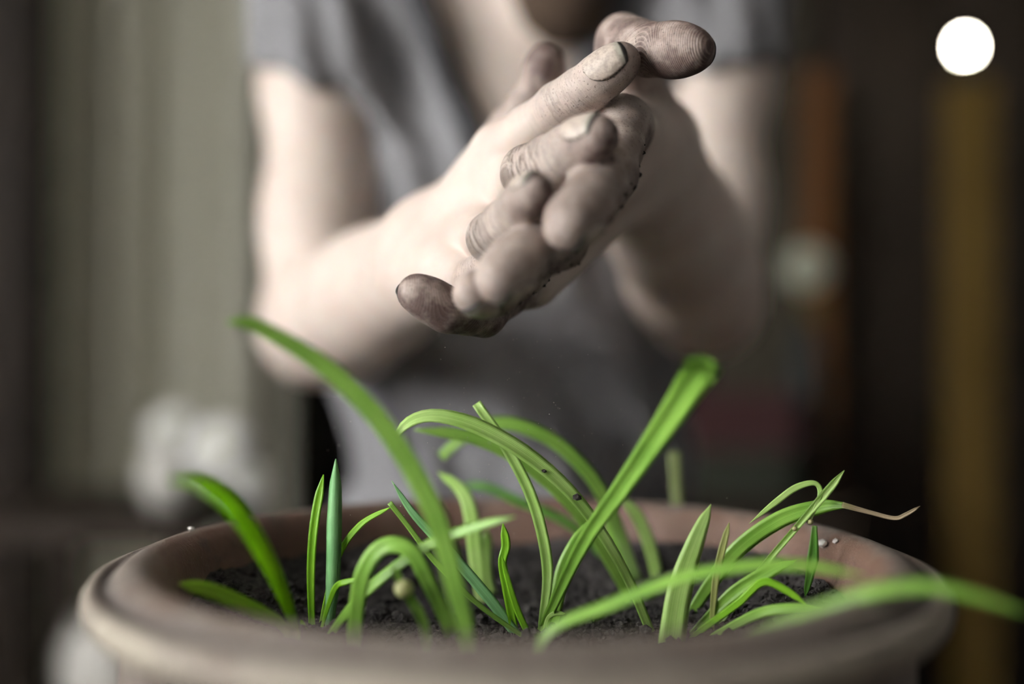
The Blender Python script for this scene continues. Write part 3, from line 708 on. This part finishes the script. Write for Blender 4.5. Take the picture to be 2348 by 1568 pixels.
# the hand on the left of the picture (nails towards us)
RH = dict(
 index=Finger([(1150, 345, .505), (1285, 245, .474), (1372, 180, .459), (1422, 142, .453)], [.0112, .0108, .0094, .0080], (-.12, .36, 1.0), (.40, .85), .25, .12),
 middle=Finger([(1178, 425, .502), (1212, 396, .450), (1305, 345, .430), (1368, 312, .416)], [.0115, .0112, .0100, .0086], (-.75, .6, .2), (.52, 1.05), 1.0, .15),
 ring=Finger([(1100, 545, .50), (1130, 545, .447), (1192, 475, .421), (1226, 436, .406)], [.0108, .0104, .0086, .0069], (-.55, .75, .1), (.60, 1.05), 1.0, .15),
 little=Finger([(1035, 625, .502), (1090, 640, .470), (1150, 590, .452), (1190, 560, .445)], [.0098, .0090, .0080, .0070], (-.5, .6, .4), (.45, .5), .3, .15),
 thumb=Finger([(1120, 420, .560), (1185, 300, .548), (1238, 205, .535), (1250, 143, .528)], [.0135, .0115, .0098, .0088], (.6, .2, -.6), (.65, 1.05), 0, .1))
# the other hand (palm side of the fingers towards us)
LH = dict(
 index=Finger([(1425, 290, .475), (1396, 400, .440), (1350, 462, .414), (1306, 518, .400)], [.0118, .0116, .0110, .0096], (.75, -.55, -.1), (.58, .66), 0, .2),
 middle=Finger([(1375, 418, .472), (1284, 556, .432), (1202, 588, .413), (1147, 642, .402)], [.0112, .0106, .0106, .0092], (.55, -.8, .0), (.58, .60), 0, .2),
 ring=Finger([(1298, 512, .484), (1205, 615, .446), (1135, 668, .428), (1086, 676, .418)], [.0105, .0100, .0092, .0078], (.3, -.9, .1), (.58, .62), 0, .2),
 little=Finger([(1212, 632, .494), (1108, 722, .466), (1028, 712, .450), (955, 672, .446)], [.0098, .0092, .0090, .0078], (-.25, -.35, -.9), (.85, .95), 0, .15),
 thumb=Finger([(1478, 300, .535), (1440, 180, .515), (1428, 94, .492), (1490, 114, .467), (1592, 116, .451)], [.0165, .0140, .0118, .0112, .0080], (.1, .2, -1.0), (.60, .90), 0, .12, (.0165, .0110, .0118)))
WR, ER, SR = P(985, 600, .565), P(728, 752, .80), P(745, -70, .875)
WL, EL, SL = P(1472, 358, .565), P(1618, 690, .80), P(1640, -60, .885)
def palm(H, W, thR, base):
    def f(p):
        d = None
        for k, r in (('index', .0145), ('middle', .0150), ('ring', .0145), ('little', .0135)):
            J = H[k].J[0]; a = W + (J - W) * .12
            e = cone(p, a + (J - H['middle'].J[0]) * .25, J, .0168, r - .0012)
            d = e if d is None else smin(d, e, .014)
        d = smin(d, cone(p, W * .75 + H['thumb'].J[0] * .25, H['thumb'].J[0], .020, .0165), .016)
        d = smin(d, cone(p, H['thumb'].J[0], H['thumb'].J[1], .0165, .0135), .012)
        d = smin(d, cone(p, W * .7 + H['little'].J[0] * .3, H['little'].J[0], .0165, .0115), .014)
        return d
    return f
palmR, palmL = palm(RH, WR, 0, 0), palm(LH, WL, 0, 0)
def forearm(E, W, S_, wide):
    ax = W - E
    def f(p):
        d = cone(p, E, E + ax * .28, .039, .0435)
        d = smin(d, cone(p, E + ax * .22, E + ax * .62, .0435, .0365), .02)
        d = smin(d, cone(p, E + ax * .58, W, .0365, .0275), .02)
        s = np.cross(ax, wide); s = np.cross(s, ax); s /= np.linalg.norm(s)
        for sg_ in (-1, 1): d = smin(d, cone(p, E + ax * .7 + s * sg_ * .005, W + s * sg_ * .0085, .028, .0215), .012)
        return d
    return f
foreR = forearm(ER, WR, SR, P(1000, 440, .56) - P(1000, 760, .56)); foreL = forearm(EL, WL, SL, P(1500, 260, .56) - P(1400, 470, .56))
def upper(E, S_):
    ax = S_ - E
    def f(p):
        d = cone(p, E, E + ax * .3, .038, .0405); d = smin(d, cone(p, E + ax * .25, E + ax * .7, .0405, .043), .02)
        return smin(d, cone(p, E + ax * .65, S_, .043, .052), .03)
    return f
upR, upL = upper(ER, SR), upper(EL, SL)
ty = .93 - .44; cz = CAM[2]
def torso(p, o=0.0):
    d = ell(p, (0, ty, cz + .10), (.148 + o, .108 + o, .24 + o))
    d = smin(d, ell(p, (0, ty + .005, cz - .16), (.124 + o, .105 + o, .22 + o)), .08)
    d = smin(d, cone(p, SR + [.03, .01, -.01], SL + [-.03, .01, -.01], .052 + o, .052 + o), .07)
    d = smin(d, cone(p, (-.06, ty - .055, cz + .13), (.06, ty - .055, cz + .13), .05 + o, .05 + o), .06)
    return d
NB, NTp = np.array([0.012, ty + .012, cz + .24]), np.array([.040, ty - .012, cz + .305])
HC = np.array([.040, ty - .050, cz + .376])
def head(p):
    d = ell(p, HC + [0, .02, .035], (.077, .098, .105))
    d = smin(d, ell(p, HC + [0, -.028, -.055], (.056, .066, .078)), .04)              # face and jaw
    d = smin(d, ell(p, HC + [0, -.072, -.118], (.024, .020, .020)), .03)              # chin
    d = smin(d, cone(p, HC + [0, -.092, .012], HC + [0, -.112, -.030], .008, .013), .014)   # nose
    d = smin(d, cone(p, HC + [-.016, -.090, -.072], HC + [.016, -.090, -.072], .006, .006), .01)  # lips
    for s in (-1, 1):
        d = smin(d, cone(p, HC + [s * .018, -.093, .022], HC + [s * .045, -.082, .022], .007, .006), .012)  # brow
        d = smin(d, ell(p, HC + [s * .079, .012, -.015], (.010, .020, .032)), .006)   # ear
        e = ell(p, HC + [s * .032, -.099, .002], (.015, .010, .009)); d = np.maximum(d, -e)   # eye socket
        d = np.minimum(d, ell(p, HC + [s * .032, -.084, .002], (.012, .012, .0085)))
    return d
def neck(p):
    d = cone(p, NB, NTp, .056, .052)
    d = smin(d, cone(p, NB + [-.02, .01, .03], SR + [.05, 0, .02], .04, .035), .05)
    return smin(d, cone(p, NB + [.02, .01, .03], SL + [-.05, 0, .02], .04, .035), .05)
FAR = .06
def lazy(fn, p, cut):
    """evaluate a group only in blocks of points that come near it"""
    out = np.full(p.shape[:-1], FAR)
    c = p[:, p.shape[1] // 2, :]; dc = fn(c[:, None, :])[:, 0]; rad = np.linalg.norm(p[0, 0] - p[0, -1]) / 2 if p.shape[1] > 1 else 0
    if p.shape[1] == 1: return dc[:, None]
    m = dc < rad + cut
    if m.any(): out[m] = fn(p[m])
    return out
def arm(H, pf, ff, uf, p):
    fg = None
    for k in H.values():
        e = lazy(k.sdf, p, .02); fg = e if fg is None else np.minimum(fg, e)
    d = smin(lazy(pf, p, .03), fg, .007)
    d = smin(d, lazy(ff, p, .03), .018)
    return smin(d, lazy(uf, p, .03), .022)
def hands(p): return np.minimum(arm(RH, palmR, foreR, upR, p), arm(LH, palmL, foreL, upL, p))
def body(p):
    t = smin(lazy(torso, p, .08), lazy(neck, p, .06), .04); t = smin(t, lazy(head, p, .06), .03)
    a = smin(arm(RH, palmR, foreR, upR, p), t, .03); b = smin(arm(LH, palmL, foreL, upL, p), t, .03)
    return np.minimum(a, b)
CUT = P(1174, 784, .60)[1]
posF, QF = surface_nets(hands, (-.14, -.10, 1.19), (.22, CUT + .02, 1.42), .0011, keep=lambda p: p[:, 1] < CUT)
posF = relax(posF, QF, 2, .45)
posC, QC = surface_nets(body, (-.32, CUT - .02, .86), (.32, ty + .20, 1.84), .0052, keep=lambda p: p[:, 1] > CUT + .004, margin=2.0)
posC = relax(posC, QC, 1, .4)
person = tag(empty('person', (0, ty, 0)), 'person in a grey t-shirt rubbing soil off both hands above the pot', 'person')
pl = np.array([0, ty, 0])
pos = np.vstack([posF, posC]) - pl; Q = np.vstack([QF, QC + len(posF)])
# attributes for dirt, creases and ridges
nF = len(posF); A = {k: np.zeros(len(pos), np.float32) for k in ('dirt', 'along', 'lat', 'wrinkle', 'tip', 'ridge')}
best = np.full(nF, 1e9)
ss_ = lambda x, a, b: (lambda t: t * t * (3 - 2 * t))(np.clip((x - a) / (b - a), 0, 1))
for H, isR in ((RH, 1), (LH, 0)):
    for nm, fgr in H.items():
        bd_, al, la, do = fgr.local(posF); sd_ = np.abs(fgr.sdf(posF)); m = (sd_ < best) & (bd_ < .012); best[m] = sd_[m]
        L = fgr.len[-1]; near_ = ss_(sd_, .0055, .0012)
        tipm = ss_(al, L - .022, L + .002)
        dd = fgr.dirt[0] + (fgr.dirt[1] - fgr.dirt[0]) * (ss_(al, L - .022, L + .004) if isR else ss_(al, fgr.len[1] * .4, L))
        palmside = ss_(-do / (np.abs(do) + np.abs(la) + 1e-6), -.2, .8)
        dd = dd * (.72 + .28 * palmside) if isR else dd
        if not isR: dd = np.maximum(dd, .80 * ss_(do, .002, .009))
        dd = dd * near_ * (ss_(al, fgr.len[1] - .022, fgr.len[1] + .006) if isR else 1)
        A['dirt'][:nF] = np.maximum(A['dirt'][:nF], dd); A['along'][:nF][m] = al[m]; A['lat'][:nF][m] = la[m]
        w_ = fgr.wr * np.exp(-((al - fgr.len[1] - .005) / .0165) ** 2) * ss_(do, -.007, .000)
        w2 = .35 * fgr.wr * np.exp(-((al - fgr.len[2]) / .005) ** 2) * ss_(do, -.002, .004)
        A['wrinkle'][:nF][m] = np.maximum(w_, w2)[m]
        strong = 1.0 if nm == 'thumb' and not isR else .55
        A['tip'][:nF][m] = (strong * ss_(al, L - .038, L - .024) * palmside)[m]
        cen = fgr.J[-2] * .85 + fgr.J[-1] * .15 - fgr.lat * .004
        A['ridge'][:nF][m] = np.linalg.norm((posF - cen) * 1.0, axis=1)[m]
bo_ = np_mesh('body', pos, Q, SKIN, person)
for k, v in A.items(): fattr(bo_.data, k, v)
# join the two resolutions into one closed skin at the forearms
bm = bmesh.new(); bm.from_mesh(bo_.data)
for sx in (-1, 1):
    es = [e for e in bm.edges if e.is_boundary and abs(e.verts[0].co.y + ty - CUT) < .02 and ((e.verts[0].co.x > .02) == (sx > 0))]
    try: bmesh.ops.bridge_loops(bm, edges=es)
    except Exception as ex: print('bridge', ex)
for f in bm.faces: f.smooth = True
bm.to_mesh(bo_.data); bm.free()
# soil sticking to the backs of the fingers of the nearer hand
V = []; Fc = []
for nm, cnt_ in (('index', 34), ('middle', 46), ('ring', 26)):
    fgr = LH[nm]; bd_, al, la, do = fgr.local(posF)
    idx = np.nonzero((np.abs(bd_) < .002) & (do > fgr.R[1] * .72) & (al > fgr.len[1] * .35) & (al < fgr.len[-1] - .006))[0]
    for i in rng.choice(idx, min(cnt_, len(idx)), replace=False) if len(idx) else []:
        s_ = rng.uniform(.0003, .0011); o = len(V)
        V.extend(list(icv * (1 + rng.uniform(-.35, .35, (len(icv), 1))) * s_ + posF[i])); Fc.extend([[k + o for k in f] for f in icf])
tag(mesh_obj('clinging_soil', V, Fc, CRUMB, smooth=False), 'dark soil crumbs clinging to the underside of the fingers', 'soil', kind='stuff')
# fingernails
def nail(fgr, w, l0, l1, lift=.0006, label=None):
    rt = fgr.R[-1]; NU, NV = 15, 17; V = []; Fc = []; ed = []; ln = []
    for layer in (0, 1):
        for j in range(NV):
            v = j / (NV - 1)
            for i in range(NU):
                u = (i / (NU - 1) - .5) * 2
                rnd = math.sqrt(max(0, 1 - (1 - min(1, v / .62)) ** 2)) * .96 + .04       # rounded cuticle end
                rnd *= 1 - .10 * max(0, (v - .8) / .2) ** 2
                ang = u * w * rnd
                al = l0 + (l1 - l0) * v + (.0012 * (1 - u * u) if v > .9 else 0)
                r_ = np.interp(al, [-.02, 0], [fgr.R[-2], rt]) if al < 0 else math.sqrt(max(1e-8, rt * rt - (al * .9) ** 2))
                rr = max(r_, rt * .66) * (1 - .045 * max(0, v - .5)) + lift - layer * .0007
                c = fgr.J[-1] + fgr.ax * al
                dv_ = math.cos(ang) * fgr.dor + math.sin(ang) * fgr.lat; rr = rt
                for _ in range(6): rr -= float(fgr.sdf((c + rr * dv_)[None, :])[0])
                rr = max(rr, rt * .55) + lift * (1.25 - .9 * u * u * u * u) - layer * .0009
                V.append(c + rr * dv_ - pl)
                ed.append(max(abs(u), 1 - v * 3.2 if v < .3 else 0)); ln.append(v)
    n_ = NU * NV
    for j in range(NV - 1):
        for i in range(NU - 1):
            a = j * NU + i; Fc.append((a, a + 1, a + NU + 1, a + NU)); b = a + n_; Fc.append((b, b + NU, b + NU + 1, b + 1))
    ring = [i for i in range(NU)] + [j * NU + NU - 1 for j in range(1, NV)] + [(NV - 1) * NU + i for i in range(NU - 2, -1, -1)] + [j * NU for j in range(NV - 2, 0, -1)]
    for k in range(len(ring)): a, b = ring[k], ring[(k + 1) % len(ring)]; Fc.append((b, a, a + n_, b + n_))
    o = mesh_obj('fingernail', V, Fc, NAIL, bo_); fattr(o.data, 'edge', ed); fattr(o.data, 'len', ln)
    o['label'] = label or 'soil-rimmed fingernail'
nail(RH['index'], .92, -.0125, .0052); nail(RH['middle'], .95, -.0105, .0045); nail(RH['ring'], .9, -.008, .0045); nail(RH['little'], .9, -.008, .0045); nail(RH['thumb'], .95, -.010, .006)
nail(LH['index'], .9, -.009, .006); nail(LH['middle'], .9, -.009, .006); nail(LH['ring'], .9, -.008, .005); nail(LH['little'], .9, -.008, .0065); nail(LH['thumb'], .9, -.011, .0058)

# ------------------------------------------------------------------ clothes and hair
def hem(E, S_, t): return E + (S_ - E) * t, (S_ - E) / np.linalg.norm(S_ - E)
hR, dR = hem(ER, SR, .615); hL, dL = hem(EL, SL, .64)
dR = np.array([.42, 0, .91]); dL = np.array([-.2, 0, .98])
VX = .004
def vneck(p):
    zz = p[..., 2] - (cz + .108); wv = np.clip(zz, 0, .5) * .40 + np.where(zz < 0, zz, 0)
    return np.maximum((np.abs(p[..., 0] - VX) - wv) * .9, p[..., 1] - (ty + .01))
def folds(p):
    x, y, z = p[..., 0], p[..., 1], p[..., 2] - cz
    f = .0105 * np.sin((x * 1.0 + z * .62) * 55 + .6 + 1.0 * np.sin(z * 15)) * np.clip((.10 - z) / .1, 0, 1)
    f += .0055 * np.sin((-np.abs(x) + z * .4) * 125 + 1.2) * np.clip((z - .02) / .1, 0, 1) * np.clip((.17 - np.abs(x)) / .05, 0, 1)
    return f + .002 * np.sin(x * 190 + z * 120 + 3 * np.sin(z * 40))
def shirt_solid(p):
    d = torso(p, .019)
    for (E, S_, hh, dv) in ((ER, SR, hR, dR), (EL, SL, hL, dL)):
        c = cone(p, E + (S_ - E) * .4, S_, .058, .062); c = np.maximum(c, -((p - hh) @ dv)); d = smin(d, c, .025)
    return d + folds(p)
def shirt(p):
    d = np.maximum(shirt_solid(p), -vneck(p))
    d = np.maximum(d, -cone(p, NB + [0, 0, 0.0], NTp, .068, .070))
    return np.maximum(d, (cz - .36) - p[..., 2])
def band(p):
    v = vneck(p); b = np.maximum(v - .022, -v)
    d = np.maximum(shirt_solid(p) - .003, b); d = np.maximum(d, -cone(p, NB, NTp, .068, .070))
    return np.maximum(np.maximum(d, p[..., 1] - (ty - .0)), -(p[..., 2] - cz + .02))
a_, q_ = surface_nets(shirt, (-.34, ty - .22, cz - .40), (.34, ty + .2, cz + .40), .0052, margin=2.2); a_ = relax(a_, q_, 2, .4)
sh = np_mesh('t_shirt', a_ - pl, q_, SHIRT, person); sh['label'] = 'grey jersey t-shirt with a deep v-neck'
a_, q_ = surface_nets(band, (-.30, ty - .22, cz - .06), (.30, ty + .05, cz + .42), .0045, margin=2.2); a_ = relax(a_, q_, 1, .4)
bn = np_mesh('fold_shade_band', a_ - pl, q_, SHIRT_SHADE, sh); bn['label'] = 'charcoal strip painting the fold shade along the v-neck'  # added dark strip, stands for fold shade beside the v-neck
def legs(p):
    d = ell(p, (0, ty + .005, .90), (.150, .112, .13))
    for s in (-1, 1):
        d = smin(d, cone(p, (s * .075, ty, .86), (s * .085, ty - .01, .48), .085, .062), .04)
        d = smin(d, cone(p, (s * .085, ty - .01, .48), (s * .09, ty + .01, .06), .062, .052), .03)
        d = smin(d, cone(p, (s * .09, ty + .03, .04), (s * .10, ty - .14, .035), .04, .034), .02)
    return np.maximum(d, .002 - p[..., 2])
a_, q_ = surface_nets(legs, (-.24, ty - .24, -.04), (.24, ty + .2, 1.05), .012, margin=2.2)
np_mesh('trousers', a_ - pl, q_, DENIM, person)
def hair(p):
    d = ell(p, HC + [0, .026, .043], (.088, .110, .116)); d = np.maximum(d, -ell(p, HC + [0, -.09, -.05], (.085, .085, .125)))
    return np.maximum(d, (HC[2] - .06) - p[..., 2]) + .003 * np.sin(p[..., 0] * 160 + p[..., 1] * 60)
a_, q_ = surface_nets(hair, HC - .2, HC + .2, .006, margin=2.2)
np_mesh('hair', a_ - pl, q_, HAIR, person)

def chin_layer(p):  # dark brown layer over the jaw and chin
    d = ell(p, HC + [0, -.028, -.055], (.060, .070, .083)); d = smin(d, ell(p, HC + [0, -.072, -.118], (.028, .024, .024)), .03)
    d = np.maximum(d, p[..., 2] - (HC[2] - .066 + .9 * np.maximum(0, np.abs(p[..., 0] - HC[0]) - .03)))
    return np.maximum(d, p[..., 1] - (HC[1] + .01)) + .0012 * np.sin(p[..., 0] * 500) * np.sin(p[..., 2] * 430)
a_, q_ = surface_nets(chin_layer, HC - .2, HC + .12, .0045, margin=2.2)
np_mesh('chin_layer', a_ - pl, q_, simple('brown_chin', (.045, .030, .020), (.075, .052, .036), 500, .8, .5, .002), person)

# ------------------------------------------------------------------ crumbs of soil drifting down from the hands
V = []; Fc = []
for _ in range(170):
    px = random.gauss(1150, 190); py = random.uniform(760, 1240); dd = random.gauss(.455, .02); c = P(px, py, dd); s = random.uniform(.00008, .00022)
    o = len(V); V.extend(list(icv * s + c)); Fc.extend([[k + o for k in f] for f in icf])
dust = mesh_obj('falling_dust', V, Fc, simple('pale_dust', (.35, .32, .28), (.5, .46, .4), 100, .9), smooth=False)
tag(dust, 'fine specks of dry soil falling from the hands', 'dust', kind='stuff')
